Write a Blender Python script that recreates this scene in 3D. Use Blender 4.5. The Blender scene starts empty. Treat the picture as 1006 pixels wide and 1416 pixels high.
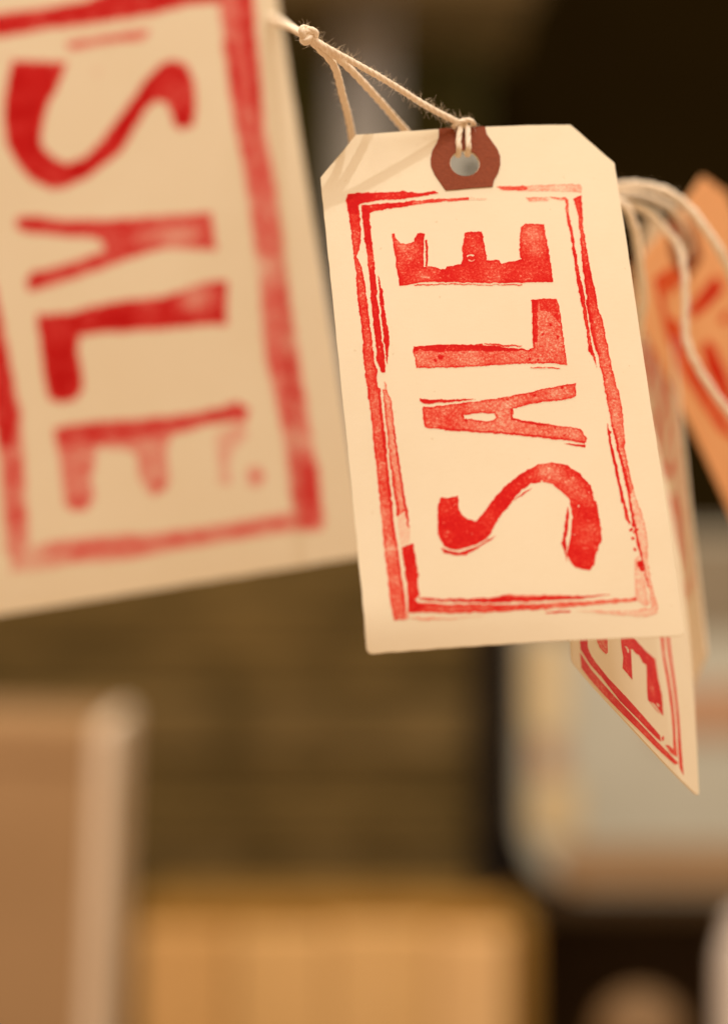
import bpy, bmesh, math, random
import numpy as np
from mathutils import Vector, Matrix, geometry

random.seed(7)
rng = np.random.default_rng(7)
R = math.radians
sc = bpy.context.scene
col = sc.collection

# ------------------------------------------------------------------ camera
cam = bpy.data.cameras.new('camera')
cam.sensor_fit = 'VERTICAL'
cam.sensor_height = 36.0
cam.lens = 90.15
cam.clip_start = 0.05
cam.clip_end = 50
cam.dof.use_dof = True
cam.dof.focus_distance = 0.505
cam.dof.aperture_fstop = 5.0
camo = bpy.data.objects.new('camera', cam)
col.objects.link(camo)
camo.location = (0, 0, 1.5)
camo.rotation_euler = (R(90), 0, 0)
sc.camera = camo

# ------------------------------------------------------------------ light and exposure
WARM = (1.0, 0.59, 0.318)
w = bpy.data.worlds.new('World')
sc.world = w
w.use_nodes = True
bg = w.node_tree.nodes['Background']
bg.inputs[0].default_value = (WARM[0], WARM[1], WARM[2], 1)
bg.inputs[1].default_value = 0.71
def area(name, loc, target, size, power, color):
    d = bpy.data.lights.new(name, 'AREA')
    d.shape = 'DISK'
    d.size = size
    d.energy = power
    d.color = color
    o = bpy.data.objects.new(name, d)
    col.objects.link(o)
    o.location = loc
    o.rotation_euler = (Vector(target) - Vector(loc)).to_track_quat('-Z', 'Y').to_euler()
    return o
area('shop_light', (0.14, 0.12, 2.58), (0.02, 0.5, 1.5), 0.5, 7.2, (1, 0.95, 0.90))
area('spot_light', (-0.05, 0.29, 2.60), (0.02, 0.52, 1.55), 0.014, 4.1, (1, 0.95, 0.90))
area('background_fill', (0.0, 0.85, 2.6), (0.0, 1.25, 1.2), 0.4, 8.5, (1, 0.84, 0.60))  # unseen lamp added to brighten the things in the background
area('back_fill', (0.60, 1.68, 1.60), (0.07, 0.6, 1.5), 0.3, 9.0, (1, 0.86, 0.74))  # unseen lamp added to light the rear tags from behind
sc.view_settings.view_transform = 'Standard'
sc.view_settings.look = 'None'
sc.view_settings.exposure = 0.0
sc.view_settings.gamma = 1.0

# ------------------------------------------------------------------ materials
def newmat(name):
    m = bpy.data.materials.new(name)
    m.use_nodes = True
    nt = m.node_tree
    b = nt.nodes['Principled BSDF']
    b.inputs['Specular IOR Level'].default_value = 0.2
    return m, nt, b
def node(nt, t, **kw):
    n = nt.nodes.new(t)
    for k, v in kw.items():
        if k in n.inputs: n.inputs[k].default_value = v
        else: setattr(n, k, v)
    return n
def noise(nt, vec, scale, detail=4, rough=0.6):
    n = node(nt, 'ShaderNodeTexNoise', Scale=scale, Detail=detail, Roughness=rough)
    nt.links.new(vec, n.inputs['Vector'])
    return n.outputs['Fac']
def math_(nt, op, a, b=None):
    n = nt.nodes.new('ShaderNodeMath'); n.operation = op
    for i, v in enumerate((a, b)):
        if v is None: continue
        if isinstance(v, (int, float)): n.inputs[i].default_value = v
        else: nt.links.new(v, n.inputs[i])
    return n.outputs[0]
def mix(nt, fac, a, b, blend='MIX'):
    n = nt.nodes.new('ShaderNodeMix'); n.data_type = 'RGBA'; n.blend_type = blend
    for s, v in ((n.inputs[0], fac), (n.inputs[6], a), (n.inputs[7], b)):
        if isinstance(v, (int, float)): s.default_value = v
        elif isinstance(v, tuple): s.default_value = (*v[:3], 1)
        else: nt.links.new(v, s)
    return n.outputs[2]
def bump(nt, h, strength, dist, b):
    n = node(nt, 'ShaderNodeBump', Strength=strength, Distance=dist)
    nt.links.new(h, n.inputs['Height'])
    nt.links.new(n.outputs[0], b.inputs['Normal'])
def paper_color(nt, base):
    """fibrous card: a soft cloud, a fine grain and a few darker flecks"""
    v = nt.nodes.new('ShaderNodeTexCoord').outputs['Object']
    c = tuple(base)
    d = (base[0]*0.93, base[1]*0.89, base[2]*0.82)
    cloud = noise(nt, v, 90, 3)
    grain = noise(nt, v, 2600, 4, 0.7)
    mp = node(nt, 'ShaderNodeMapping'); mp.inputs['Scale'].default_value = (500, 2200, 900)
    nt.links.new(v, mp.inputs['Vector'])
    fib = noise(nt, mp.outputs[0], 1.0, 3)
    f = math_(nt, 'ADD', math_(nt, 'MULTIPLY', cloud, 0.5), math_(nt, 'MULTIPLY', grain, 0.35))
    f = math_(nt, 'ADD', f, math_(nt, 'MULTIPLY', fib, 0.35))
    f = math_(nt, 'SUBTRACT', f, 0.3)
    cl = nt.nodes.new('ShaderNodeClamp'); nt.links.new(f, cl.inputs[0])
    colr = mix(nt, cl.outputs[0], c, d)
    fl = noise(nt, v, 700, 1)
    fl = math_(nt, 'MULTIPLY', math_(nt, 'GREATER_THAN', fl, 0.775), 0.35)
    colr = mix(nt, fl, colr, (base[0]*0.78, base[1]*0.66, base[2]*0.5))
    return colr, grain, v
def finish_paper(nt, b, c, grain, trans=0.12):
    nt.links.new(c, b.inputs['Base Color'])
    b.inputs['Roughness'].default_value = 0.75
    bump(nt, grain, 0.12, 0.0003, b)
    tr = nt.nodes.new('ShaderNodeBsdfTranslucent'); nt.links.new(c, tr.inputs[0])
    ms = nt.nodes.new('ShaderNodeMixShader'); ms.inputs[0].default_value = trans
    nt.links.new(b.outputs[0], ms.inputs[1]); nt.links.new(tr.outputs[0], ms.inputs[2])
    nt.links.new(ms.outputs[0], nt.nodes['Material Output'].inputs[0])
def paper_mat(name, base, trans=0.12):
    m, nt, b = newmat(name)
    c, g, v = paper_color(nt, base)
    finish_paper(nt, b, c, g, trans)
    return m
def ink_mat(name, base, K, trans=0.12):
    """stamp ink soaked into the card: its depth comes from the attribute, its mottle from noise"""
    m, nt, b = newmat(name)
    c, g, v = paper_color(nt, base)
    at = nt.nodes.new('ShaderNodeAttribute'); at.attribute_name = 'ink'
    d = at.outputs['Fac']
    n1 = noise(nt, v, 2300, 3, 0.75)
    n2 = noise(nt, v, 260, 3, 0.6)
    mot = math_(nt, 'ADD', math_(nt, 'MULTIPLY', n1, 2.6), math_(nt, 'MULTIPLY', n2, 0.9))
    mot = math_(nt, 'SUBTRACT', mot, 0.72)
    inv = math_(nt, 'SUBTRACT', 1.25, d)
    dm = math_(nt, 'MULTIPLY', d, math_(nt, 'ADD', 1.0, math_(nt, 'MULTIPLY', math_(nt, 'SUBTRACT', mot, 1.0), math_(nt, 'ADD', math_(nt, 'MULTIPLY', inv, 1.3), 0.25))))
    n3 = noise(nt, v, 1700, 2, 0.6)
    dry = math_(nt, 'MULTIPLY', math_(nt, 'SUBTRACT', n3, 0.57), 7.0)
    cd = nt.nodes.new('ShaderNodeClamp'); nt.links.new(dry, cd.inputs[0])
    dm = math_(nt, 'MULTIPLY', dm, math_(nt, 'SUBTRACT', 1.0, math_(nt, 'MULTIPLY', cd.outputs[0], 0.5)))
    wet = math_(nt, 'MULTIPLY', math_(nt, 'SUBTRACT', 0.40, n3), 7.0)
    cw = nt.nodes.new('ShaderNodeClamp'); nt.links.new(wet, cw.inputs[0])
    dm = math_(nt, 'MULTIPLY', dm, math_(nt, 'ADD', 1.0, math_(nt, 'MULTIPLY', cw.outputs[0], 0.45)))
    dm = math_(nt, 'MAXIMUM', dm, 0.0)
    cc = nt.nodes.new('ShaderNodeCombineColor')
    for i in range(3): nt.links.new(math_(nt, 'POWER', K[i], dm), cc.inputs[i])
    out = mix(nt, 1.0, c, cc.outputs[0], 'MULTIPLY')
    finish_paper(nt, b, out, g, trans)
    return m
PAPER = (0.87, 0.81, 0.625)
ORANGE = (0.93, 0.57, 0.28)  # orange tint set in the card's base colour
GREYP = (0.46, 0.52, 0.52)
INKK = (0.775, 0.0058, 0.003)
M = {}
M['paper'] = paper_mat('cream card', PAPER)
M['ink'] = ink_mat('red stamp ink on cream card', PAPER, INKK)
M['thin'] = paper_mat('thin cream card', (0.92, 0.87, 0.74), 0.5)
M['thin_ink'] = ink_mat('red stamp ink on thin card', (0.92, 0.87, 0.74), INKK, 0.5)
M['left_ink'] = ink_mat('crimson stamp ink on cream card', PAPER, (0.67, 0.007, 0.009))
M['orange'] = paper_mat('orange-tinted card', ORANGE, 0.3)
M['orange_ink'] = ink_mat('red stamp ink on orange-tinted card', ORANGE, (0.78, 0.05, 0.012), 0.3)
M['greycard'] = paper_mat('grey card', GREYP)
def mottled(name, a, b_, scale=30, rough=0.6, stretch=(1, 1, 1), bumpd=0.0, contrast=1.6):
    m, nt, b = newmat(name)
    v = nt.nodes.new('ShaderNodeTexCoord').outputs['Object']
    mp = node(nt, 'ShaderNodeMapping'); mp.inputs['Scale'].default_value = stretch
    nt.links.new(v, mp.inputs['Vector'])
    f = noise(nt, mp.outputs[0], scale, 5, 0.6)
    f = math_(nt, 'ADD', math_(nt, 'MULTIPLY', math_(nt, 'SUBTRACT', f, 0.5), contrast), 0.5)
    cl = nt.nodes.new('ShaderNodeClamp'); nt.links.new(f, cl.inputs[0])
    c = mix(nt, cl.outputs[0], a, b_)
    nt.links.new(c, b.inputs['Base Color'])
    b.inputs['Roughness'].default_value = rough
    if bumpd: bump(nt, f, 0.5, bumpd, b)
    return m
M['patch'] = mottled('brown reinforcement card', (0.185, 0.039, 0.012), (0.25, 0.056, 0.018), 1800, 0.7, (1, 1, 1), 0.0001, 2.0)
M['string'] = mottled('white cotton', (0.80, 0.70, 0.54), (0.90, 0.82, 0.67), 2500, 0.9, (1, 1, 1), 0.0001)
M['fuzz'] = mottled('cotton fluff', (0.80, 0.70, 0.54), (0.9, 0.82, 0.68), 800, 0.9)
# ------------------------------------------------------------------ the tags' poses and their stamp marks (millimetres on the card)
POSE = {   # centre of the uncut top edge, axes (columns right, up, out of the face), width and length in millimetres
 'main': ((0.02029,0.52064,1.57797), ((0.99354, -0.09332, 0.06463), (0.09495, 0.37117, -0.9237), (0.0622, 0.92386, 0.37763)), 60.00, 111.09),
 'left': ((-0.07330,0.62000,1.65373), ((0.98718, -0.15958, -2e-05), (-2e-05, -0.0, -1.0), (0.15958, 0.98718, -1e-05)), 94.00, 174.04),
 'lower': ((0.05541,0.57001,1.54742), ((0.49394, 0.01695, 0.86933), (0.70688, 0.57436, -0.41284), (-0.50631, 0.81843, 0.27172)), 60.00, 111.09),
 'edge': ((0.07065,0.66175,1.56639), ((0.01967, -0.03617, -0.99915), (-0.89109, 0.45256, -0.03393), (0.4534, 0.891, -0.02332)), 60.00, 126.00),
 'orange': ((0.07474,0.62200,1.57118), ((0.45107, -0.43797, 0.77763), (0.69176, -0.37896, -0.6147), (0.56392, 0.81521, 0.13203)), 60.00, 111.09),
}
# how each card bends: across, curl at the foot (strength, length, skew), curl at the head (strength, start)
BEND = {'main': (0.0012, 0.01, 10, 0.95), 'left': (0.0005, 0.002, 12, 0), 'lower': (-0.0008, 0, 1, 0, 0.0013, 80), 'edge': (0.0012, 0, 1, 0), 'orange': (0.001, 0, 1, 0), 'grey': (0.001, 0, 1, 0)}
INK = {
 'main': {
  'letter_E': ([
   (0.8,0.2,0.25,[(-16.99,-23.06),(-16.64,-23.09),(-16.36,-23.92),(-15.56,-25.32),(-14.23,-25.63),(-12.81,-25.13),(-12.06,-23.44),(-11.3,-23.34),(-10.42,-23.6),(-10.94,-25.87),(-11.48,-31.14),(-10.46,-30.9),(-9.05,-31.16),(-8.04,-31.79),(-7.14,-31.78),(-6.88,-31.07),(-4,-30.98),(-3.53,-30.01),(-3.19,-26.81),(-2.83,-25.21),(-2.3,-23.7),(0.94,-23.89),(1.06,-25.04),(1.17,-28.28),(1.3,-30.3),(3.63,-30.51),(4.09,-31.26),(5.37,-31.13),(7.21,-30.82),(8.34,-30.52),(7.92,-30.05),(8.5,-25.43),(8.99,-23.42),(10,-22.65),(13.63,-22.89),(13.7,-25.25),(13.86,-28.51),(13.81,-33.34),(13.8,-35.83),(8.8,-35.76),(1.62,-35.45),(-5.48,-34.77),(-11.16,-34.29),(-13.68,-34.42),(-15.15,-34.86),(-16.63,-34.66)]),
   (0.9,0.1,0.2,[(-10.41,-24.9),(-9.98,-24.93),(-10.29,-27.94),(-10.73,-31.12),(-10.94,-30.7),(-10.65,-27.91)]),
   (0.5,0,0.2,[(-13.71,-34.73),(-5.52,-35.08),(1.59,-35.77),(7.68,-36.1),(7.66,-36.3),(1.21,-35.91),(-5.54,-35.28),(-13.38,-35)]),
   (-1,0,0.3,[(-2.62,-28.94),(-1.76,-28.67),(-0.97,-29.04),(-1.13,-29.43),(-1.82,-29.15),(-2.52,-29.35)]),
   (-0.7,0,0.3,[(-2.42,-29.76),(-1.74,-30.12),(-1.06,-29.84),(-1.21,-30.23),(-1.85,-30.44),(-2.4,-30.16)]),
  ], [(-14.94,-25.57,2.68,0.45),(-13.84,-28.88,2.5,0.75),(11.18,-24.94,3.05,0.5),(11.27,-28.8,1.79,0.75),(1.89,-33.15,4.28,0.8),(-1.53,-24.88,1.43,0.9),(-12.42,-32.6,1.78,0.8)]),
  'letter_L': ([
   (0.46,0.35,0.22,[(-15.23,-48.28),(-14.7,-48.24),(-8.34,-48.33),(-3.59,-48.74),(-1.79,-48.58),(-1.3,-48.97),(0.79,-49.33),(2.89,-49.73),(6.05,-50.11),(7.07,-50.56),(8.28,-50.04),(8.49,-47.1),(8.94,-42.39),(9.08,-39.7),(11.63,-39.54),(14.07,-39.69),(14.47,-41.46),(14.44,-44.63),(14.44,-48.96),(14.52,-54.06),(11,-53.57),(5.33,-53.27),(-1.79,-53.34),(-6.05,-53.41),(-13.78,-53.06),(-15.11,-53.04),(-15.19,-51.4),(-15.35,-49.44)]),
   (0.95,0,0.6,[(-15.13,-48.36),(-8.34,-48.33),(-3.59,-48.74),(-1.3,-48.97),(0.97,-49.34),(2.89,-49.73),(7.08,-50.48),(4.92,-50.63),(0.67,-50.38),(-5.31,-49.88),(-9.91,-49.86),(-13.4,-49.4),(-14.06,-48.96),(-15.17,-49.45)]),
   (0.95,0,0.7,[(9.23,-39.71),(10.34,-39.76),(10.02,-42.44),(9.7,-45.98),(9.26,-48.71),(8.29,-49.92),(8.49,-47.1)]),
   (0.75,0,1.2,[(10.35,-39.68),(13.96,-39.77),(14.41,-43.44),(13.85,-45),(12.35,-42.55),(10.42,-42.07)]),
   (0.45,0,0.2,[(-1.79,-48.58),(0.86,-48.75),(6.12,-49.57),(5.74,-49.74),(2.92,-49.46),(1.5,-49.38)]),
   (0.45,0,0.2,[(7.18,-54.15),(10.2,-54.31),(13.01,-54.69),(12.64,-54.82),(7.33,-54.39)]),
   (0.95,0,0.35,[(10.22,-47.06),(10.55,-46.93),(10.85,-47.12),(10.74,-47.51),(10.47,-47.64),(10.23,-47.52)]),
   (0.95,0,0.35,[(13,-47.82),(13.34,-47.69),(13.64,-47.89),(13.53,-48.27),(13.25,-48.4),(13.01,-48.28)]),
   (0.95,0,0.35,[(11.97,-45.06),(12.23,-44.96),(12.47,-45.11),(12.38,-45.41),(12.17,-45.51),(11.98,-45.42)]),
   (0.95,0,0.35,[(-10.72,-50.52),(-10.14,-50.31),(-9.61,-50.66),(-9.79,-51.33),(-10.27,-51.55),(-10.7,-51.33)]),
   (0.95,0,0.35,[(-11.63,-51.39),(-11.3,-51.27),(-11,-51.47),(-11.1,-51.85),(-11.37,-51.97),(-11.61,-51.85)]),
   (0.95,0,0.35,[(8.51,-52.6),(8.81,-52.49),(9.07,-52.66),(8.98,-52.99),(8.73,-53.11),(8.52,-53)]),
   (0.95,0,0.35,[(6.96,-52.12),(7.26,-52.01),(7.52,-52.18),(7.43,-52.52),(7.18,-52.63),(6.97,-52.53)]),
   (0.95,0,0.35,[(11.85,-41.35),(12.15,-41.24),(12.42,-41.41),(12.32,-41.75),(12.07,-41.87),(11.85,-41.76)]),
  ], []),
  'letter_A': ([
   (0.46,0.35,0.22,[(-14.61,-61.28),(-13.23,-61.51),(-9.7,-61.2),(-6.16,-61),(0.97,-60.32),(6.01,-59.62),(11.1,-58.66),(15.64,-58.11),(15.4,-60.81),(14.34,-61.33),(9.31,-61.66),(5.71,-62.15),(2.81,-62.74),(2.36,-63.56),(2.38,-64.9),(5.28,-65.73),(9.42,-66.57),(15.31,-67.72),(15.74,-68.5),(16.36,-70.06),(15.98,-70.8),(13.93,-70.24),(9.78,-69.41),(4.94,-68.6),(1.48,-68.09),(-3.36,-67.46),(-10.26,-66.51),(-14.54,-65.72),(-14.78,-64.63),(-14.8,-63.1)]),
   (0.85,0,0.5,[(-10.92,-66.15),(-3.33,-67.2),(1.51,-67.82),(7.04,-68.73),(12.57,-69.79),(16.2,-70.51),(15.9,-70.87),(12.54,-70.02),(1.47,-68.16),(-6.82,-67.07),(-10.96,-66.53)]),
   (0.85,0,0.5,[(2.1,-62.78),(2.74,-62.74),(2.5,-64.79),(5.29,-65.65),(9.43,-66.5),(8.86,-66.85),(5.24,-66.11),(2.02,-64.99)]),
   (-1,0,0.2,[(-7.03,-63.51),(-5.73,-63.48),(-2.91,-63.41),(-0.98,-63.46),(-0.69,-64.32),(-1.33,-65.05),(-2.76,-65.22),(-4.14,-64.97),(-5.49,-64.49),(-6.88,-64.39)]),
   (0.95,0,0.2,[(-15.2,-59.47),(-13.76,-59.82),(-9.58,-60.14),(-4.32,-60.28),(-6.82,-60.57),(-11.04,-60.64),(-14.2,-60.7),(-14.59,-60.44),(-15.16,-59.82)]),
   (0.9,0,0.2,[(11.93,-70.59),(13.83,-71),(16.01,-71.18),(15.87,-71.71),(13.11,-71.11)]),
   (0.95,0,0.35,[(7.09,-60.04),(7.39,-59.93),(7.65,-60.1),(7.56,-60.44),(7.32,-60.55),(7.1,-60.44)]),
   (0.95,0,0.35,[(12.7,-58.7),(13.08,-58.57),(13.41,-58.78),(13.28,-59.2),(12.98,-59.34),(12.71,-59.21)]),
   (0.95,0,0.35,[(1.74,-60.67),(2,-60.58),(2.23,-60.73),(2.14,-61.02),(1.94,-61.11),(1.75,-61.02)]),
   (0.95,0,0.35,[(10.16,-67.22),(10.42,-67.12),(10.65,-67.27),(10.56,-67.56),(10.35,-67.65),(10.17,-67.56)]),
   (0.95,0,0.35,[(11.9,-68.91),(12.16,-68.82),(12.39,-68.96),(12.3,-69.25),(12.09,-69.35),(11.9,-69.26)]),
   (0.95,0,0.35,[(-6.78,-64.39),(-6.52,-64.31),(-6.29,-64.46),(-6.37,-64.74),(-6.58,-64.84),(-6.76,-64.74)]),
  ], [(-9.94,-63.48,3.83,1.15),(5.11,-67.17,3.13,0.8)]),
  'letter_S': ([
   (0.92,0.1,0.25,[(-13.16,-80.31),(-11.76,-80.79),(-9.91,-80.34),(-10.01,-83.16),(-9.72,-84.29),(-8.77,-85.11),(-6.96,-85.91),(-5.18,-83.89),(-3.17,-81.43),(-0.44,-78.82),(2.98,-76.41),(6.32,-74.85),(8.82,-74.5),(11.9,-75.24),(14.12,-77.24),(15.73,-79.77),(16.22,-81.48),(16.2,-82.98),(16.68,-83.37),(16.69,-85.98),(16.8,-87.85),(16.56,-89.69),(16.64,-90.98),(15.61,-92.96),(14.63,-95.11),(14.57,-96.13),(13.51,-97.06),(12.31,-96.99),(10.82,-96.43),(10.09,-95.29),(9.48,-94.08),(9.99,-91.9),(10.98,-89.01),(11.53,-86.08),(11.57,-83.48),(11.39,-82.16),(9.86,-80.39),(8.45,-79),(6.58,-78.51),(4.45,-78.76),(2.59,-79.76),(1.03,-81.16),(-0.02,-82.69),(-1.79,-84.5),(-3.41,-86.61),(-4.62,-88.74),(-5.66,-89.69),(-7.29,-90.45),(-9.08,-91.05),(-11.51,-91.37),(-12.84,-90.97),(-13.62,-90.25),(-14.63,-87.78),(-14.16,-83.94),(-13.76,-81.75)]),
   (1,0,0.2,[(-14.11,-90.69),(-12.91,-91.59),(-10.89,-91.93),(-9.14,-91.63),(-7,-90.95),(-5.52,-89.96),(-3.61,-88.96),(-4.82,-89.9),(-7.41,-91.47),(-9.76,-92.61),(-11.97,-92.4),(-13.8,-91.88)]),
   (0.95,0,0.2,[(10.81,-83.99),(10.99,-85.3),(10.45,-88.24),(9.68,-90.78),(9.26,-94.98),(9.11,-92.59),(8.83,-91.47),(9.76,-88.2)]),
   (0.9,0,0.2,[(0.75,-82.07),(2.5,-80.51),(4.56,-79.63),(2.81,-80.79),(0.93,-81.97)]),
   (-0.9,0,0.2,[(16,-81.52),(16.22,-81.44),(16.42,-81.57),(16.35,-81.81),(16.17,-81.89),(16.01,-81.81)]),
   (-0.9,0,0.2,[(16.21,-82.65),(16.43,-82.58),(16.62,-82.7),(16.55,-82.94),(16.37,-83.02),(16.21,-82.95)]),
   (-0.9,0,0.2,[(12.73,-83.78),(12.95,-83.7),(13.14,-83.82),(13.07,-84.06),(12.89,-84.14),(12.73,-84.07)]),
   (-0.9,0,0.2,[(11.39,-89.66),(11.57,-89.6),(11.73,-89.7),(11.67,-89.9),(11.53,-89.97),(11.39,-89.9)]),
   (-0.9,0,0.2,[(15.21,-81.13),(15.39,-81.06),(15.55,-81.17),(15.49,-81.37),(15.34,-81.44),(15.21,-81.37)]),
   (-0.9,0,0.2,[(6.38,-78.16),(6.63,-78.07),(6.86,-78.21),(6.78,-78.49),(6.57,-78.59),(6.39,-78.5)]),
   (-0.9,0,0.2,[(-8.21,-88.2),(-8.07,-88.15),(-7.94,-88.23),(-7.99,-88.39),(-8.1,-88.44),(-8.21,-88.39)]),
   (-0.9,0,0.2,[(-11.02,-82.25),(-10.87,-82.2),(-10.75,-82.28),(-10.79,-82.44),(-10.91,-82.49),(-11.01,-82.44)]),
  ], [(6.83,-76.46,3.11,0.55),(8.94,-76.4,2.77,0.6),(12.13,-79.02,3.11,0.55),(14.55,-82.14,2.41,0.65),(14.69,-89.22,3.43,0.72),(3.82,-78.16,2.07,0.8),(-4.19,-84.33,1.37,0.85),(-5.29,-87.95,1.37,0.85),(11.18,-94.91,1.71,0.85)]),
  'stamped_border': ([
   (0.62,0.4,0.25,[(-25.1,-13.89),(-22.97,-15.83),(-22.99,-19.3),(-23.34,-24.46),(-23.9,-26.47),(-24.41,-27.45),(-23.7,-30.25),(-23.38,-33.35),(-23.31,-37.42),(-23.24,-41.47),(-23.16,-45.49),(-23.21,-48.16),(-23.19,-51.15),(-22.81,-52.83),(-23.15,-54.78),(-22.95,-57.43),(-22.69,-59.09),(-25,-58.88),(-25.07,-54.61),(-25.21,-49.64),(-24.96,-46.33),(-24.89,-43),(-25.08,-37.94),(-25.07,-34.55),(-24.85,-31.17),(-24.93,-27.06),(-24.97,-22.59),(-25.02,-18.08),(-25.29,-15.97)]),
   (0.98,0,0.8,[(-25.22,-14.23),(-24.85,-13.56),(-22.44,-13.43),(-19.37,-13.52),(-19.51,-15.08),(-21.7,-15.41),(-23,-16.17),(-23.25,-18.24),(-25.02,-18.08),(-25.29,-15.97)]),
   (0.95,0.1,0.25,[(-22.26,-16.41),(-21,-17.74),(-21.12,-22.24),(-21.17,-26.02),(-21.17,-31.84),(-21.29,-36.92),(-21.29,-41.64),(-21.26,-46),(-21.14,-51),(-21.23,-53.47),(-21.91,-53.41),(-22.62,-50.86),(-22.49,-46.89),(-22.49,-41.54),(-22.49,-36.82),(-22.29,-31.4),(-22.26,-26.27),(-22.49,-23.84),(-22.47,-20.39),(-22.49,-17.26)]),
   (0.95,0.1,0.2,[(-20.6,-32.23),(-20.11,-35.67),(-20.08,-40.06),(-19.84,-43.78),(-19.75,-46.63),(-20.77,-51.85),(-20.82,-48.37),(-20.85,-43.36),(-20.82,-38.31)]),
   (0.8,0.2,0.25,[(-24.91,-13.56),(-22.43,-13.36),(-17.84,-13.64),(-13.82,-13.64),(-10.8,-14.36),(-7.37,-14.1),(-6.8,-14.56),(-8.94,-14.91),(-12.07,-15.24),(-15.84,-15.37),(-18.92,-15.3),(-21.72,-15.59),(-23,-16.17),(-24.8,-15.66)]),
   (0.9,0.1,0.25,[(-22.24,-16.24),(-19.31,-16.14),(-14.99,-16.14),(-12.15,-16.11),(-12.23,-16.87),(-15.4,-17.15),(-18.2,-17.45),(-21.01,-17.91)]),
   (0.25,0,0.6,[(-21.7,-55.24),(-21.32,-55.93),(-21.19,-59.22),(-21.93,-59.16)]),
   (0.56,0.15,0.4,[(-24.94,-56.45),(-24.87,-61.57),(-24.88,-66.92),(-24.81,-72.95),(-24.83,-78.21),(-24.84,-83.44),(-24.89,-88.62),(-24.88,-93.76),(-24.83,-98.87),(-24.68,-103.24),(-24.3,-104.32),(-22.39,-104.16),(-22.06,-102.65),(-22.21,-97.41),(-22.43,-91.59),(-22.62,-85.37),(-22.65,-79.11),(-22.72,-73.14),(-22.79,-67.11),(-22.66,-60.69),(-22.6,-56.66)]),
   (0.85,0,0.5,[(-22.62,-56.91),(-22.6,-61.77),(-22.62,-67.13),(-22.62,-73.15),(-22.62,-79.11),(-22.62,-85.37),(-22.37,-91.59),(-22.21,-97.41),(-22.2,-102.81),(-22.58,-102.77),(-22.62,-97.37),(-22.9,-91.55),(-23.1,-85.33),(-23.13,-79.07),(-23.14,-73.1),(-23.27,-67.07),(-23.15,-61.72),(-23.13,-57.05)]),
   (0.3,0.5,0.3,[(-22.12,-56.85),(-21.34,-57.2),(-20.73,-59.42),(-20.67,-65.52),(-20.51,-70.51),(-20.2,-77.23),(-19.95,-82.14),(-21.57,-83.56),(-21.85,-79.18),(-21.95,-74.26),(-22.06,-69.66),(-22.13,-66.1),(-22.07,-60.74)]),
   (0.85,0,0.35,[(-20.73,-64.44),(-20.51,-70.51),(-20.2,-77.23),(-19.88,-82.14),(-19.82,-86.31),(-20.16,-85.59),(-20.33,-82.1),(-20.52,-77.2),(-20.81,-71.19),(-20.93,-65.85)]),
   (0.8,0,0.35,[(-22.19,-64.31),(-22.06,-69.66),(-21.95,-74.26),(-21.85,-79.18),(-21.57,-83.56),(-21.89,-83.53),(-22.04,-78.46),(-22.11,-73.19),(-22.14,-67.88)]),
   (0.15,0,0.8,[(-21.8,-83.54),(-19.85,-81.8),(-19.82,-86.31),(-20.09,-89.05),(-21.75,-89.59),(-21.93,-87.16)]),
   (0.98,0.1,0.3,[(-21.69,-89.94),(-19.47,-89.27),(-19.32,-92.55),(-19.06,-95.64),(-19.46,-97.65),(-19.36,-99.87),(-20.3,-100.63),(-18.26,-102.48),(-21.35,-103.21),(-21.57,-101.53),(-21.42,-97.48),(-21.45,-93.04)]),
   (0.5,0.2,0.3,[(-0.75,-15.87),(-0.83,-16.59),(-6.11,-16.52),(-10.66,-16.72),(-13.7,-17),(-13.6,-15.99),(-9.07,-15.89)]),
   (0.1,0,0.5,[(-1.13,-15.89),(2.99,-16.38),(2.57,-16.78),(-0.83,-16.68)]),
   (0.5,0,0.7,[(4.99,-13.83),(10.89,-14.02),(11.79,-14.48),(10.75,-15.13),(6.22,-14.75)]),
   (0.17,0.05,0.4,[(9.37,-13.91),(16.27,-13.88),(22.43,-13.9),(22.24,-16),(20.68,-15.53),(16.09,-15.38),(11.13,-15.18)]),
   (0.28,0,0.7,[(10.58,-16.58),(15.15,-16.76),(15.67,-17.21),(15.04,-17.7),(11.23,-17.54)]),
   (0.38,0.2,0.4,[(15.53,-16.77),(18.96,-16.98),(19.37,-17.42),(19.05,-17.75),(16.62,-17.24)]),
   (0.6,0.35,0.25,[(20.4,-17.28),(22.08,-16.52),(21.77,-20.2),(21.5,-24.73),(21.62,-29.93),(21.65,-33.37),(22.05,-37.49),(22.21,-42.26),(22.83,-44.65),(22.98,-49.37),(23.18,-53.73),(23.64,-58.39),(24.07,-62.05),(21.39,-61.94),(21.21,-56.98),(20.83,-51.63),(20.7,-47.94),(20.56,-44.23),(20.31,-40.16),(20.3,-35.38),(20.36,-31.26),(20.66,-26.44),(20.83,-20.17)]),
   (0.9,0,0.3,[(20.31,-40.16),(20.56,-44.23),(20.7,-47.94),(21.1,-51.98),(20.77,-52.13),(20.23,-47.93),(20.1,-44.21),(20,-40.14)]),
   (0.6,0.25,0.25,[(18.64,-17.02),(19.19,-17.67),(18.97,-21.16),(19.27,-25),(19.33,-29.5),(19.32,-33.29),(19.66,-36.72),(19.76,-40.81),(19.84,-46.23),(19.98,-49.93),(20.34,-54.95),(19.79,-52.6),(19.19,-51.24),(19.29,-46.88),(19.08,-42.48),(18.87,-38.06),(18.72,-34.3),(18.78,-30.17),(18.72,-25.68),(18.46,-21.49)]),
   (0.95,0,0.25,[(19.41,-49.57),(19.93,-50.26),(19.87,-51.93),(19.32,-51.41)]),
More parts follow.
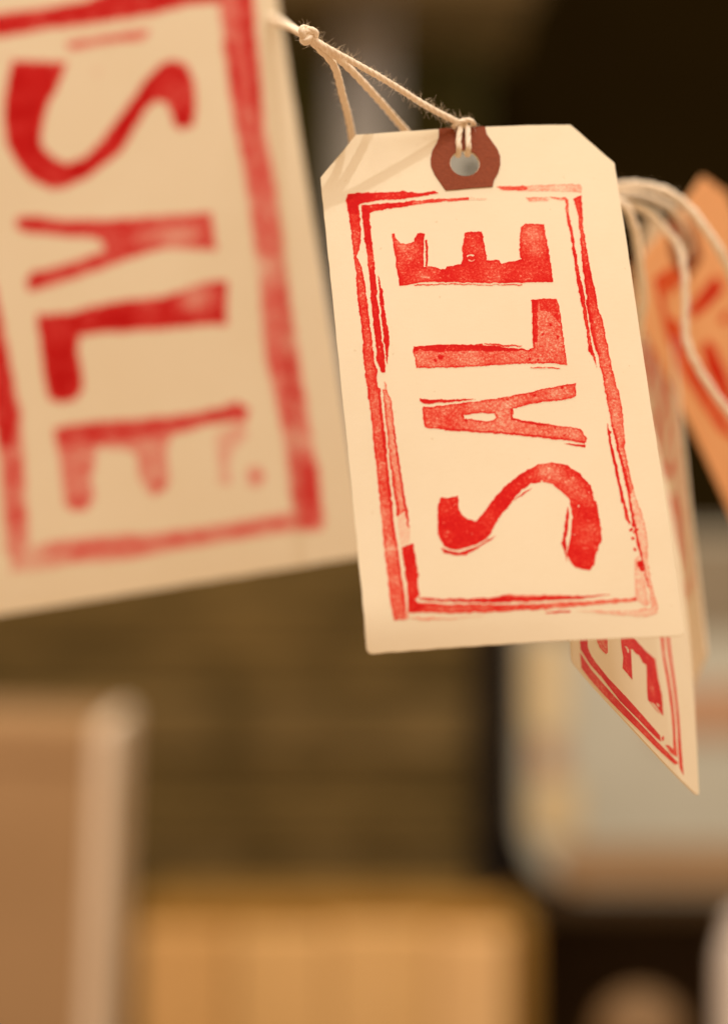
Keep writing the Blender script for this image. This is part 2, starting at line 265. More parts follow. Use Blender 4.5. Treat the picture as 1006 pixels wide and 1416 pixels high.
   (0.42,0.15,0.3,[(21.36,-59.56),(23.88,-59.65),(24.11,-62.21),(24.04,-66.54),(23.61,-72.26),(23.77,-77.24),(24.12,-80.79),(23.18,-82.86),(22.75,-78.62),(22.49,-74.35),(22.01,-70.4),(21.65,-66.8),(21.46,-63.19)]),
   (0.19,0.12,0.4,[(22.94,-77.21),(23.84,-77.25),(24.17,-81.15),(24.64,-84.33),(25.32,-87.86),(25.41,-92.04),(24.95,-96.51),(24.99,-100.97),(25.64,-105.08),(25.23,-106.41),(24.03,-106.85),(24.39,-105.36),(24.39,-100.6),(23.85,-96.11),(23.41,-92.64),(23.34,-87.77),(23.08,-82.86)]),
   (0.8,0,0.35,[(21.65,-66.8),(22.11,-69.69),(22.75,-73.65),(23.3,-78.29),(23.27,-82.16),(23.44,-87.08),(23.76,-91.96),(24.09,-96.81),(24.29,-101.28),(24.09,-101.1),(23.79,-96.11),(23.32,-92.29),(23.08,-87.76),(22.88,-82.85),(22.65,-78.61),(22.22,-74.34),(21.85,-70.4),(21.54,-67.16)]),
   (0.95,0.1,0.2,[(20.82,-66.77),(21.03,-68.93),(21.3,-73.23),(21.61,-77.15),(21.88,-81.4),(21.93,-83.51),(21.39,-83.84),(21.24,-79.96),(21.09,-76.06),(20.73,-72.49),(20.7,-68.92)]),
   (0.75,0,0.3,[(21.69,-82.8),(22.09,-83.52),(22.4,-84.93),(22.57,-88.08),(22.28,-88.25),(21.79,-87)]),
   (0.95,0,0.35,[(22.83,-88.15),(23.31,-87.98),(23.74,-88.24),(23.58,-88.77),(23.18,-88.95),(22.83,-88.79)]),
   (0.95,0,0.35,[(23.48,-89.17),(23.83,-89.05),(24.14,-89.23),(24.02,-89.61),(23.74,-89.74),(23.49,-89.62)]),
   (0.95,0,0.35,[(22.24,-89.08),(22.59,-88.96),(22.89,-89.14),(22.77,-89.52),(22.49,-89.65),(22.24,-89.53)]),
   (0.95,0,0.35,[(22.34,-91.02),(22.65,-90.9),(22.93,-91.07),(22.82,-91.41),(22.57,-91.53),(22.34,-91.42)]),
   (0.95,0,0.35,[(22.46,-93.27),(22.77,-93.16),(23.05,-93.33),(22.94,-93.67),(22.69,-93.78),(22.47,-93.68)]),
   (0.95,0,0.35,[(22.84,-89.76),(23.08,-89.67),(23.3,-89.81),(23.21,-90.07),(23.02,-90.16),(22.84,-90.08)]),
   (0.95,0,0.35,[(22.82,-95.99),(23.51,-95.75),(24.12,-96.12),(23.88,-96.87),(23.32,-97.12),(22.83,-96.89)]),
   (0.95,0,0.35,[(23.09,-97.16),(23.57,-96.99),(23.99,-97.25),(23.83,-97.78),(23.44,-97.95),(23.09,-97.79)]),
   (0.95,0,0.35,[(20.75,-68.56),(21.1,-68.43),(21.41,-68.62),(21.29,-69.01),(21.01,-69.14),(20.75,-69.03)]),
   (0.95,0,0.35,[(21.13,-103.34),(21.41,-103.25),(21.65,-103.39),(21.56,-103.69),(21.33,-103.78),(21.14,-103.69)]),
   (0.17,0.08,0.4,[(22.48,-95.36),(23.13,-94.7),(23.5,-97.47),(23.74,-100.57),(24.02,-104.49),(23.3,-104.96),(21.53,-103.52),(21.92,-99.45)]),
   (0.85,0.1,0.3,[(-19.75,-100.39),(-15.04,-101.02),(-10.72,-101.37),(-6.92,-101.55),(-3.08,-101.37),(3.45,-101.83),(9.99,-102.36),(16.65,-102.28),(9.94,-102.81),(1.14,-102.76),(-7.02,-102.46),(-15.09,-101.48),(-19.36,-100.77)]),
   (0.3,0,0.6,[(-6.92,-101.55),(-1.95,-101.11),(5.66,-101.74),(12.2,-102.37),(7.78,-102.45),(-3.16,-102.06)]),
   (0.62,0.1,0.35,[(-20.21,-101.15),(-14.08,-102.24),(-3.27,-103.08),(5.46,-103.45),(5.34,-104.4),(-3.42,-104.42),(-12.09,-104.04),(-16.92,-103.53),(-21.75,-103.06),(-21.57,-101.21)]),
   (0.38,0.15,0.35,[(4.36,-103.37),(14.3,-103.3),(21.54,-103.12),(21.56,-103.81),(14.2,-104.1),(4.53,-104.35)]),
   (0.25,0,0.7,[(-21.73,-103.96),(-14.33,-104.8),(-7.28,-104.91),(-14.35,-105.02),(-19.75,-104.79)]),
   (0.85,0,0.2,[(3.89,-105.1),(5.27,-105.02),(8.57,-105.01),(8.65,-105.29),(6.34,-105.26),(4.15,-105.28)]),
   (0.16,0.1,0.3,[(9.66,-105.08),(18.44,-105.59),(24.7,-105.35),(25.32,-106.53),(22.7,-106.97),(18.34,-106.38),(12.91,-105.61)]),
   (0.35,0,1.4,[(-24.18,-102.96),(-21.65,-103.07),(-21.77,-104.4),(-23.75,-104.22)]),
  ], [(-22.03,-28.69,2.13,0.75),(-24.08,-83.85,2.89,0.8),(-24.23,-90.4,3.19,0.72),(-24,-96.23,3.18,0.75),(-23.93,-101.99,2.85,0.7),(-21.04,-98.53,1.74,0.75),(20.94,-34.03,2.74,1.25),(21.17,-39.51,2.73,1.2),(21.93,-52.68,3.31,0.7),(22.59,-59.35,3.29,0.65),(18.72,-19.4,2.46,0.6),(19.26,-37.39,3.04,1.25)]),
 },
 'left': {
  'letter_S': ([
   (0.97,0,0.8,[(-18.37,-42.39),(-6.03,-44.87),(-7.47,-47.52),(-10.11,-51.44),(-12.7,-55.03),(-14.42,-59.43),(-15.11,-63.67),(-12.97,-67.03),(-9.64,-69.25),(-5.14,-68.31),(-0.59,-65.03),(4.16,-60.44),(8.92,-55.85),(12.91,-51.81),(16.7,-49.06),(20.15,-48.4),(22.56,-49.99),(23.76,-54.2),(23.09,-60.78),(21.86,-64.27),(18.81,-64.99),(17.67,-62.94),(17.49,-59.9),(16.25,-58.03),(14.08,-57.01),(11.1,-58.88),(7.76,-63.03),(3.66,-67.72),(-0.78,-70.35),(-5.88,-72.87),(-10.78,-74.21),(-14.73,-73.77),(-18.33,-71.17),(-21.57,-66.29),(-22.79,-61.4),(-22.73,-56.06),(-21.52,-50.23)]),
  ], [(20.31,-55.66,7.93,0.8),(-12.3,-71.15,4.62,0.85),(-8.83,-45.62,2.64,0.8)]),
  'letter_A': ([
   (0.72,0,0.8,[(-23.66,-79.98),(-20.44,-80.04),(-11.46,-82.51),(-1.67,-84.1),(11.53,-85.23),(22.86,-86.23),(22.55,-94.82),(19.42,-94.32),(11.65,-92.74),(6.25,-93.08),(0.07,-94.02),(-8.23,-95.69),(-20.62,-97.68),(-23.29,-97.58),(-23.68,-95.04),(-21.63,-93.57),(-16.57,-93.39),(-7.66,-92.17),(-4.28,-91.17),(-3.64,-89.27),(-5.55,-87.42),(-12.03,-86.03),(-22.34,-83.48),(-23.92,-81.61)]),
   (-0.55,0,1.5,[(2.24,-88.88),(5.85,-87.26),(14.4,-88.16),(19.78,-90.02),(19.38,-92.5),(10.4,-92.2),(2.61,-90.75)]),
  ], [(16.19,-89.45,9.25,0.75),(-21.59,-95.38,3.96,1.2)]),
  'letter_L': ([
   (0.9,0,0.8,[(-22.18,-103.99),(-15.72,-104.71),(-3.53,-103.88),(8.42,-104.47),(19.43,-102.55),(23.86,-103.26),(22.24,-113.31),(16.5,-112.39),(3.25,-111.6),(-5.93,-110.45),(-13.27,-110.26),(-14.43,-113.28),(-14.47,-122.64),(-16.35,-125.15),(-19.78,-125.66),(-22.84,-123.83),(-23.02,-117.91),(-22.6,-111.95),(-22.73,-106.57)]),
  ], [(16.17,-106.18,5.95,0.4),(-18.98,-116.56,8.59,1.2),(5.53,-105.81,4.62,0.8)]),
  'letter_E': ([
   (0.68,0,0.8,[(-22.64,-131.69),(-14.99,-131.57),(-2.5,-132.75),(9.2,-133.54),(17.7,-133.22),(22.05,-132.4),(24.38,-134.72),(23.11,-137.39),(20.53,-136.64),(13.81,-136.4),(7.75,-137.28),(-3.28,-137.61),(-11.72,-137.51),(-20.11,-137),(-23,-136.53)]),
   (0.42,0,1.0,[(-22.46,-133.24),(-13.11,-135.6),(-13.64,-138.89),(-15.81,-144.46),(-16.03,-149.49),(-17.86,-151.9),(-20.88,-152.26),(-23.1,-150.21),(-22.96,-144.15)]),
   (0.34,0,1.0,[(-13.93,-135.47),(7.06,-136.33),(4.06,-139.22),(2.87,-142.41),(2.9,-147.48),(1.42,-150.37),(-1.25,-151.21),(-3.18,-150.05),(-4.27,-146.33),(-4.11,-141.7),(-5.67,-139.34),(-11.06,-138.64)]),
   (0.7,0,1.2,[(-22.8,-148.4),(-16.86,-149.36),(-18.27,-151.84),(-21.24,-151.86)]),
   (0.6,0,1.2,[(-2.75,-147.42),(1.84,-147.74),(0.99,-150.39),(-1.61,-150.81)]),
   (0.27,0,1.5,[(15.85,-139.43),(22.14,-137.07),(22.85,-140.56),(18.48,-144.08),(16.87,-151.43),(14.4,-151.03)]),
   (0.33,0,1.5,[(21.93,-148.87),(24.53,-148.44),(25.37,-151.11),(23.32,-153.32),(21.4,-152.16)]),
  ], []),
  'stamped_border': ([
   (0.88,0,1,[(-33.25,-30.54),(-19.84,-30.76),(-9.83,-31.07),(1.58,-30.92),(8.57,-29.03),(18.22,-27.22),(34.83,-27.8),(33.52,-35.97),(24.93,-35.3),(16.75,-36.35),(8.77,-36.09),(-0.62,-36.25),(-10.55,-35.51),(-20.65,-35.78),(-33.94,-34.77)]),
   (0.55,0,1.2,[(-4.57,-39.96),(5.45,-40.04),(14.81,-40.06),(13.84,-41.92),(5.21,-41.54),(-4.51,-41.64)]),
   (0.12,0,1.2,[(0.3,-47.11),(2.31,-47.1),(2.57,-48.81),(0.91,-49.55),(-0.06,-48.52)]),
   (0.12,0,1.2,[(-20.99,-39.94),(-18,-40.1),(-17.61,-41.84),(-20.98,-41.95)]),
   (0.5,0,1,[(34.18,-27.7),(41.03,-28.75),(39.8,-44.64),(39.21,-56.61),(38.61,-66.57),(38.98,-76.67),(39.08,-84.39),(32.55,-83.37),(32.65,-70.32),(32.17,-60.87),(32.75,-46.9),(32.72,-38.86)]),
   (0.9,0,1.3,[(38.23,-28.32),(41.36,-28.8),(40.13,-44.69),(39.41,-56.64),(38.61,-66.57),(37.29,-64.35),(37.13,-52.94),(37.41,-42.93)]),
   (0.85,0,1.3,[(32.77,-45.56),(35.12,-45.93),(34.97,-55.95),(33.73,-67.81),(32.91,-79.07),(32.56,-72.99),(32.29,-62.23)]),
   (0.5,0,1.2,[(32.35,-78.87),(38.87,-79.89),(39.13,-83.42),(38.29,-107.3),(38.08,-125.6),(38.16,-142.11),(38.22,-153.12),(37.71,-164.22),(35.23,-165.93),(31.36,-164.38),(31.1,-157.47),(31.64,-145.64),(31.28,-133.68),(30.34,-122.53),(31.78,-106.27),(32.43,-88.05)]),
   (0.75,0,1.8,[(35.08,-118.7),(37.64,-125.53),(36.64,-134.53),(33.96,-134.11)]),
   (0.8,0,1.8,[(34.03,-147.86),(38.2,-150.37),(37.49,-162.17),(33.65,-161.55)]),
   (0.85,0,1,[(-41.78,-28.72),(-32.22,-30.33),(-32.86,-78.09),(-31.44,-102.25),(-30.98,-119.17),(-30.59,-127.74),(-33.16,-134.77),(-36.63,-134.2),(-37.57,-118.09),(-39.8,-76.94),(-41.7,-44.7)]),
   (0.5,0,1.3,[(-30.09,-124.63),(-32.11,-142.56),(-33.47,-158.65),(-37.06,-164.28),(-38.82,-158.67),(-37.44,-144.71),(-36.41,-130.69)]),
   (0.42,0,1.3,[(-37.35,-159.58),(-27.84,-158.57),(-15.23,-159.17),(-2.8,-160.76),(6.46,-160.99),(18.25,-161.2),(30.99,-160.73),(37.97,-162.03),(37.09,-165.86),(26.09,-164.93),(13.41,-164.99),(0.73,-165.05),(-12.03,-165.52),(-22.82,-164.2),(-33.08,-164.67),(-38.5,-164.05)]),
   (0.65,0,2,[(-23.78,-159.65),(-11.27,-160.83),(-10.08,-163.98),(-21.77,-162.94)]),
   (0.55,0,2,[(13.97,-161.53),(30.9,-161.31),(30.43,-164.19),(16.11,-163.99)]),
  ], [(35.2,-143.47,5.43,0.6),(32.91,-100.95,5.43,0.5),(-33.48,-161.89,7.51,0.5)]),
 },
 'lower': {
  'letter_E': ([
   (0.9,0.1,0.3,[(-5.5,-91.08),(-0.58,-88.33),(7.02,-88.26),(11.9,-87.68),(12.77,-92.06),(14.13,-95.12),(14.27,-99.82),(11.15,-100.42),(6.77,-100),(6.65,-98.04),(7.21,-91.6),(5.24,-91.98),(3.61,-91.16),(1.82,-91.79),(0.47,-91.51),(-0.62,-92.12),(-0.7,-96.23),(-0.81,-99.39),(-3.06,-99.27),(-5.46,-99.23),(-4.85,-96.48),(-5.45,-94.11)]),
   (-1,0,0.15,[(-3.98,-93.23),(-2.74,-92.61),(-1.59,-92.82),(-1.82,-93.73),(-2.54,-94.02),(-2.81,-93.33)]),
   (-1,0,0.15,[(10.79,-98.74),(12.08,-98.17),(12.73,-98.41),(11.98,-99.04),(11.31,-98.98)]),
   (-1,0,0.15,[(7.46,-99.98),(11.17,-100.24),(13.91,-100.01),(12.59,-99.67),(9.91,-99.37)]),
   (0.5,0,0.6,[(-18.55,-98.79),(-12.34,-95.27),(-12.45,-99.51),(-13.5,-100.43),(-16.27,-100.48)]),
  ], [(9.54,-96.51,1.75,0.65)]),
  'stamped_border': ([
   (0.85,0.15,0.4,[(-25.96,-102.68),(-22.17,-100.51),(-22.09,-103.75),(-20.45,-104.79),(-18.41,-105.12),(-12.59,-105.53),(-4.36,-105.38),(3.81,-105.4),(12.04,-105.68),(12.3,-106.95),(7.67,-107.3),(0.87,-107.49),(-7.33,-107.85),(-15.47,-107),(-20.98,-107.04),(-24.38,-106.34),(-25.6,-106.05)]),
   (0.7,0.15,0.5,[(-25.96,-107.06),(-24.8,-107.28),(-21.06,-107.99),(-12.84,-108.25),(-4.65,-108.27),(4.89,-107.99),(14.35,-107.78),(20.73,-107.77),(18.92,-108.92),(10.11,-109.58),(0.62,-109.92),(-7.57,-110.33),(-15.79,-110.55),(-21.96,-110.48),(-25.52,-110.2)]),
   (0.25,0,1.5,[(-25.55,-107.96),(-21.13,-108.73),(-12.86,-108.45),(-6.02,-108.4),(-10.89,-109.35),(-19.86,-109.98),(-25.03,-110.08)]),
   (0.75,0.15,0.4,[(15.27,-79.16),(16.89,-78.27),(16.92,-83.91),(18.34,-88.76),(19.39,-93.76),(19.86,-98.32),(19.81,-102.09),(20.33,-106.62),(18.49,-106.86),(18.79,-101.59),(18.4,-96.33),(17.37,-90.66),(16.09,-85.77)]),
   (0.75,0.15,0.4,[(18.3,-77.49),(19.57,-76.79),(20.26,-83.52),(21.28,-89.3),(22.11,-96.49),(22.39,-103.51),(22.85,-109.51),(21.17,-108.56),(20.99,-104.54),(21.12,-99.05),(20.75,-93.74),(19.77,-87.65),(18.72,-82.59)]),
   (0.6,0,0.5,[(14.49,-106.61),(16.62,-105.72),(18.97,-105.72),(20.21,-106.55),(17.11,-107.21)]),
   (0.6,0,0.4,[(12.71,-105.74),(14.02,-104.84),(14.07,-105.59),(13.03,-106.45)]),
  ], []),
 },
 'orange': {
  'letter': ([
   (0.95,0,0.8,[(-10.19,-19.81),(6.17,-20.18),(8.7,-22.22),(7.68,-24.97),(-2.14,-24.13),(-10.42,-22.42)]),
   (0.9,0,0.8,[(0.82,-28.7),(6.02,-30.15),(3.76,-32.17),(0.52,-30.2)]),
   (0.95,0,0.8,[(-11.52,-29.49),(-8.2,-29.88),(-6.54,-33.14),(-6.88,-40.8),(-10.07,-51.23),(-13.92,-47.59),(-14.3,-39.45),(-14.23,-33.35)]),
  ], []),
  'stamped_border': ([
   (0.75,0,1,[(-17.95,-6.45),(-15.46,-7.4),(-19.59,-16.26),(-15.55,-20.38),(-18.15,-25.35),(-17.64,-36.75),(-15.64,-49.29),(-14.97,-56),(-20.28,-49.06),(-22.43,-39.23),(-23.88,-28.88),(-23.54,-20.34)]),
   (0.6,0,1,[(-16.18,-6.97),(-10.08,-7.89),(-2.44,-12.37),(-5,-13.61),(-16.25,-12.87)]),
  ], []),
 },
}

# ------------------------------------------------------------------ mesh helpers
def tag(o, label=None, cat=None, group=None, kind=None):
    if label: o['label'] = label
    if cat: o['category'] = cat
    if group: o['group'] = group
    if kind: o['kind'] = kind
    return o
def empty(name, loc, label, cat, group=None):
    o = bpy.data.objects.new(name, None)
    o.empty_display_size = 0.02
    o.location = loc
    col.objects.link(o)
    return tag(o, label, cat, group)
def link(name, me, mat, parent=None, smooth=False):
    o = bpy.data.objects.new(name, me)
    if mat: me.materials.append(mat)
    if smooth:
        for p in me.polygons: p.use_smooth = True
    if parent: o.parent = parent
    col.objects.link(o)
    return o
def from_bm(name, bm, mat, parent=None, smooth=False):
    bmesh.ops.recalc_face_normals(bm, faces=bm.faces)
    me = bpy.data.meshes.new(name)
    bm.to_mesh(me); bm.free()
    return link(name, me, mat, parent, smooth)
def inside(p, poly):
    x, y = p; c = False; j = len(poly)-1
    for i in range(len(poly)):
        xi, yi = poly[i]; xj, yj = poly[j]
        if (yi > y) != (yj > y) and x < (xj-xi)*(y-yi)/(yj-yi)+xi: c = not c
        j = i
    return c
def segd(p, poly):
    best = 1e9
    px, py = p
    for i in range(len(poly)):
        ax, ay = poly[i-1]; bx, by = poly[i]
        dx, dy = bx-ax, by-ay
        t = max(0, min(1, ((px-ax)*dx+(py-ay)*dy)/(dx*dx+dy*dy+1e-12)))
        best = min(best, math.hypot(px-ax-t*dx, py-ay-t*dy))
    return best
def subdiv(poly, step):
    out = []
    for i in range(len(poly)):
        a = poly[i]; b = poly[(i+1) % len(poly)]
        n = max(1, int(math.hypot(b[0]-a[0], b[1]-a[1])/step))
        for k in range(n): out.append((a[0]+(b[0]-a[0])*k/n, a[1]+(b[1]-a[1])*k/n))
    return out
def bendf(key, H):
    c, k, L, sk, kt, yt = (tuple(BEND[key])+(0, 0))[:6]
    def f(x, y):
        x = np.asarray(x, float); y = np.asarray(y, float)
        q = np.maximum(0.0, -y-(H-L)); p = np.maximum(0.0, y+yt)
        return .12*np.sin(.13*x+.05*y+1)+.10*np.sin(.11*y-.04*x)-c*x**2 - k*q*q*(1-sk*x/30) - kt*p*p
    return f
def sheet(name, outline, holes, zf, th, step, mat, parent, lift=0.0):
    """a card cut to an outline with holes, bent by zf, with real thickness (millimetres in, metres out)"""
    outl = []
    for a, b in subdiv(outline, min(step, 1.2)):       # guillotined edges are never quite straight
        outl.append((a+(float(vnoise(np.float64(a), np.float64(b), 2.3, 11))-.5)*.14, b+(float(vnoise(np.float64(a), np.float64(b), 2.3, 12))-.5)*.14))
    pts = list(outl); edges = [(i, (i+1) % len(outl)) for i in range(len(outl))]
    for h in holes:
        s = len(pts); pts += h
        edges += [(s+i, s+(i+1) % len(h)) for i in range(len(h))]
    xs = [p[0] for p in outl]; ys = [p[1] for p in outl]
    y = min(ys)+step*.5
    while y < max(ys):
        x = min(xs)+step*.5
        while x < max(xs):
            p = (x, y)
            if inside(p, outl) and segd(p, outl) > step*.45 and not any(inside(p, h) or segd(p, h) < step*.35 for h in holes):
                pts.append(p)
            x += step
        y += step
    vs, es, fs, *_ = geometry.delaunay_2d_cdt([Vector(p) for p in pts], edges, [], 0, 1e-5)
    V = [(v.x, v.y) for v in vs]
    F = []
    for f in fs:
        cx = sum(V[i][0] for i in f)/3; cy = sum(V[i][1] for i in f)/3
        if inside((cx, cy), outl) and not any(inside((cx, cy), h) for h in holes):
            a, b, c = (V[i] for i in f)
            if (b[0]-a[0])*(c[1]-a[1])-(b[1]-a[1])*(c[0]-a[0]) < 0: f = list(reversed(f))
            F.append(tuple(f))
    n = len(V)
    Z = [float(zf(x, y)) for x, y in V]
    verts = [(x*.001, y*.001, (z+lift)*.001) for (x, y), z in zip(V, Z)]
    verts += [(x*.001, y*.001, (z+lift-th)*.001) for (x, y), z in zip(V, Z)]
    used = {}
    for f in F:
        for k in range(3): used[(f[k], f[(k+1) % 3])] = 1
    faces = list(F) + [tuple(i+n for i in reversed(f)) for f in F]
    nf = len(faces)
    for (a, b) in used:
        if (b, a) not in used: faces.append((b, a, a+n, b+n))
    me = bpy.data.meshes.new(name)
    me.from_pydata(verts, [], faces)
    me.update()
    for i, p in enumerate(me.polygons): p.use_smooth = i < nf
    # keep the rim crisp
    for e in me.edges: pass
    me.set_sharp_from_angle(angle=R(40))
    return link(name, me, mat, parent)
def vnoise(x, y, scale, seed):
    r = np.random.default_rng(seed).random((97, 97))
    u = x/scale+37.3; v = y/scale+61.7
    iu = np.floor(u).astype(int); iv = np.floor(v).astype(int)
    fu = u-iu; fv = v-iv
    fu = fu*fu*(3-2*fu); fv = fv*fv*(3-2*fv)
    g = lambda a, b: r[a % 97, b % 97]
    return (g(iu, iv)*(1-fu)+g(iu+1, iv)*fu)*(1-fv)+(g(iu, iv+1)*(1-fu)+g(iu+1, iv+1)*fu)*fv
def sdist(X, Y, poly):
    """signed distance to a polygon, positive inside"""
    d = np.full(X.shape, 1e9); c = np.zeros(X.shape, bool)
    for i in range(len(poly)):
        ax, ay = poly[i-1]; bx, by = poly[i]
        dx, dy = bx-ax, by-ay
        t = np.clip(((X-ax)*dx+(Y-ay)*dy)/(dx*dx+dy*dy+1e-12), 0, 1)
        d = np.minimum(d, np.hypot(X-ax-t*dx, Y-ay-t*dy))
        if ay != by:
            c ^= ((by > Y) != (ay > Y)) & (X < (ax-bx)*(Y-by)/(ay-by)+bx)
    return np.where(c, d, -d)
def ink_print(name, data, zf, res, mat, parent, outline, holes=(), rough=0.22, lift=0.03, sharp=.75, rim=.2):
    """the stamped mark: a skin of ink lying on the card, its density kept per vertex"""
    polys, zones = data
    ax = [p[0] for q in polys for p in q[3]]; ay = [p[1] for q in polys for p in q[3]]
    ox = [p[0] for p in outline]; oy = [p[1] for p in outline]
    x0 = max(min(ax)-1, min(ox)); x1 = min(max(ax)+1, max(ox)); y0 = max(min(ay)-1, min(oy)); y1 = min(max(ay)+1, max(oy))
    nx = int((x1-x0)/res)+2; ny = int((y1-y0)/res)+2
    gx = x0+np.arange(nx)*res; gy = y0+np.arange(ny)*res
    X, Y = np.meshgrid(gx, gy)
    wx = X+(vnoise(X, Y, .9, 1)-.5)*rough*1.6+(vnoise(X, Y, .35, 2)-.5)*rough
    wy = Y+(vnoise(X, Y, .9, 3)-.5)*rough*1.6+(vnoise(X, Y, .35, 4)-.5)*rough
    D = np.zeros(X.shape); U = np.full(X.shape, -9.0); G = np.zeros(X.shape)
    for d0, e, s, pts in polys:
        px = [p[0] for p in pts]; py = [p[1] for p in pts]
        i0 = max(0, int((min(px)-s-1-x0)/res)); i1 = min(nx, int((max(px)+s+1-x0)/res)+2)
        j0 = max(0, int((min(py)-s-1-y0)/res)); j1 = min(ny, int((max(py)+s+1-y0)/res)+2)
        if i1 <= i0 or j1 <= j0: continue
        sl = (slice(j0, j1), slice(i0, i1))
        sd = sdist(wx[sl], wy[sl], pts)
        q = np.clip(sd/(s*sharp)+.5, 0, 1); q = q*q*(3-2*q)
        if d0 < 0:
            D[sl] *= 1+d0*q; G[sl] *= 1-q; U[sl] = np.minimum(U[sl], -sd)
        else:
            D[sl] = np.maximum(D[sl], q*d0); G[sl] = np.maximum(G[sl], q*e); U[sl] = np.maximum(U[sl], sd)
    # ink squeezed out towards the rim of each mark
    V = np.maximum(U, 0)
    D += G*np.exp(-V/.22)+rim*np.exp(-np.maximum(V-.1, 0)**2/.02)*np.minimum(1, D*1.6)
    for zx, zy, zr, m in zones:
        g = np.exp(-((X-zx)**2+(Y-zy)**2)/(zr*zr*.6))
        D *= 1+(m-1)*g
    # uneven pressure and dry specks
    D *= .82+.36*vnoise(X, Y, 3.1, 5)
    sp = vnoise(X, Y, .33, 6)*.6+vnoise(X, Y, .8, 7)*.4
    D *= 1-.45*np.clip((sp-.74)/.14, 0, 1)
    D = np.clip(D, 0, 1.12)**1.6
    for h in holes:
        D[sdist(X, Y, h) > -.1] = 0
    D[sdist(X, Y, outline) < .15] = 0
    q = np.maximum(np.maximum(D[:-1, :-1], D[1:, :-1]), np.maximum(D[:-1, 1:], D[1:, 1:])) > .03
    idx = np.arange(nx*ny).reshape(ny, nx)
    quads = np.stack([idx[:-1, :-1][q], idx[:-1, 1:][q], idx[1:, 1:][q], idx[1:, :-1][q]], 1)
    u, inv = np.unique(quads, return_inverse=True)
    quads = inv.reshape(quads.shape)
    xs = X.ravel()[u]; ys = Y.ravel()[u]
    co = np.stack([xs, ys, zf(xs, ys)+lift], 1)*.001
    me = bpy.data.meshes.new(name)
    me.vertices.add(len(u)); me.vertices.foreach_set('co', co.astype(np.float32).ravel())
    me.loops.add(quads.size); me.loops.foreach_set('vertex_index', quads.astype(np.int32).ravel())
    me.polygons.add(len(quads)); me.polygons.foreach_set('loop_start', np.arange(0, quads.size, 4, dtype=np.int32))
    me.update(calc_edges=True)
    me.polygons.foreach_set('use_smooth', np.ones(len(quads), bool))
    at = me.attributes.new('ink', 'FLOAT', 'POINT')
    at.data.foreach_set('value', D.ravel()[u].astype(np.float32))
    return link(name, me, mat, parent)
def tag_outline(W, H, cut=(8.0, 9.2), r=1.1, skew=0.0):
    h = W/2; cx, cy = cut
    o = [(-h+cx, 0), (-h, -cy)]
    for k in range(5):
        a = R(180+90*k/4); o.append((-h+r+r*math.cos(a), -H+skew+r+r*math.sin(a)))
    for k in range(5):
        a = R(270+90*k/4); o.append((h-r+r*math.cos(a), -H+r+r*math.sin(a)))
    return o + [(h, -cy), (h-cx, 0)]
def circle(cx, cy, r, n=28):
    return [(cx+r*math.cos(2*math.pi*k/n), cy+r*math.sin(2*math.pi*k/n)) for k in range(n)]
def spline(pts, n=14):
    """Catmull-Rom through the points"""
    P = [Vector(p) for p in pts]
    P = [P[0]*2-P[1]] + P + [P[-1]*2-P[-2]]
    out = []
    for i in range(1, len(P)-2):
        for k in range(n):
            t = k/n
            a, b, c, d = P[i-1], P[i], P[i+1], P[i+2]
            out.append(.5*((2*b)+(c-a)*t+(2*a-5*b+4*c-d)*t*t+(3*b-a-3*c+d)*t**3))
    out.append(P[-2])
    return out
def frames(P):
    T = [(P[min(i+1, len(P)-1)]-P[max(i-1, 0)]).normalized() for i in range(len(P))]
    n = T[0].orthogonal().normalized(); N = []
    for t in T:
        n = (n-t*n.dot(t)).normalized(); N.append(n)
    return T, N
def tube(bm, P, r, seg=8, taper=None):
    T, N = frames(P); rings = []
    for i, p in enumerate(P):
        b = T[i].cross(N[i]); rr = r*(taper(i/(len(P)-1)) if taper else 1)
        rings.append([bm.verts.new(p+(N[i]*math.cos(2*math.pi*k/seg)+b*math.sin(2*math.pi*k/seg))*rr) for k in range(seg)])
    for a, b in zip(rings, rings[1:]):
        for k in range(seg): bm.faces.new((a[k], a[(k+1) % seg], b[(k+1) % seg], b[k]))
    bm.faces.new(rings[0][::-1]); bm.faces.new(rings[-1])
def twine(bm, P, r, pitch=.0045, plies=3, seg=7, taper=None, lay=.34):
    """three plies laid round one another along the path"""
    Q = [P[0]]; 
    for a, b in zip(P, P[1:]):
        n = max(1, int((b-a).length/.0004))
        for k in range(1, n+1): Q.append(a.lerp(b, k/n))
    T, N = frames(Q); s = 0; L = []
    for i in range(len(Q)):
        if i: s += (Q[i]-Q[i-1]).length
        L.append(s)
    for j in range(plies):
        path = []
        for i, p in enumerate(Q):
            a = 2*math.pi*(L[i]/pitch+j/plies); b = T[i].cross(N[i])
            path.append(p+(N[i]*math.cos(a)+b*math.sin(a))*r*lay)
        tube(bm, path, r*(1.02-lay), seg, taper)
def fluff(P, n, rad, name, parent, lo=.0008, hi=.003, fr=.000015):
    bm = bmesh.new(); T, N = frames(P)
    for _ in range(n):
        i = random.randrange(len(P)); p = P[i]; b = T[i].cross(N[i]); a = random.uniform(0, 2*math.pi)
        out = N[i]*math.cos(a)+b*math.sin(a)
        l = lo+(hi-lo)*random.random()**3
        d = (out*1.0+T[i]*random.uniform(-1, 1)*.9).normalized()
        k = Vector((random.uniform(-1, 1), random.uniform(-1, 1), random.uniform(-1, 1)))*.5
        q = [p+out*rad*.8]
        for s in range(4):
            d = (d+k*.5).normalized(); q.append(q[-1]+d*l/4)
        tube(bm, q, fr, 3)
    o = from_bm(name, bm, M['fuzz'], parent)
    return tag(o, kind='stuff')
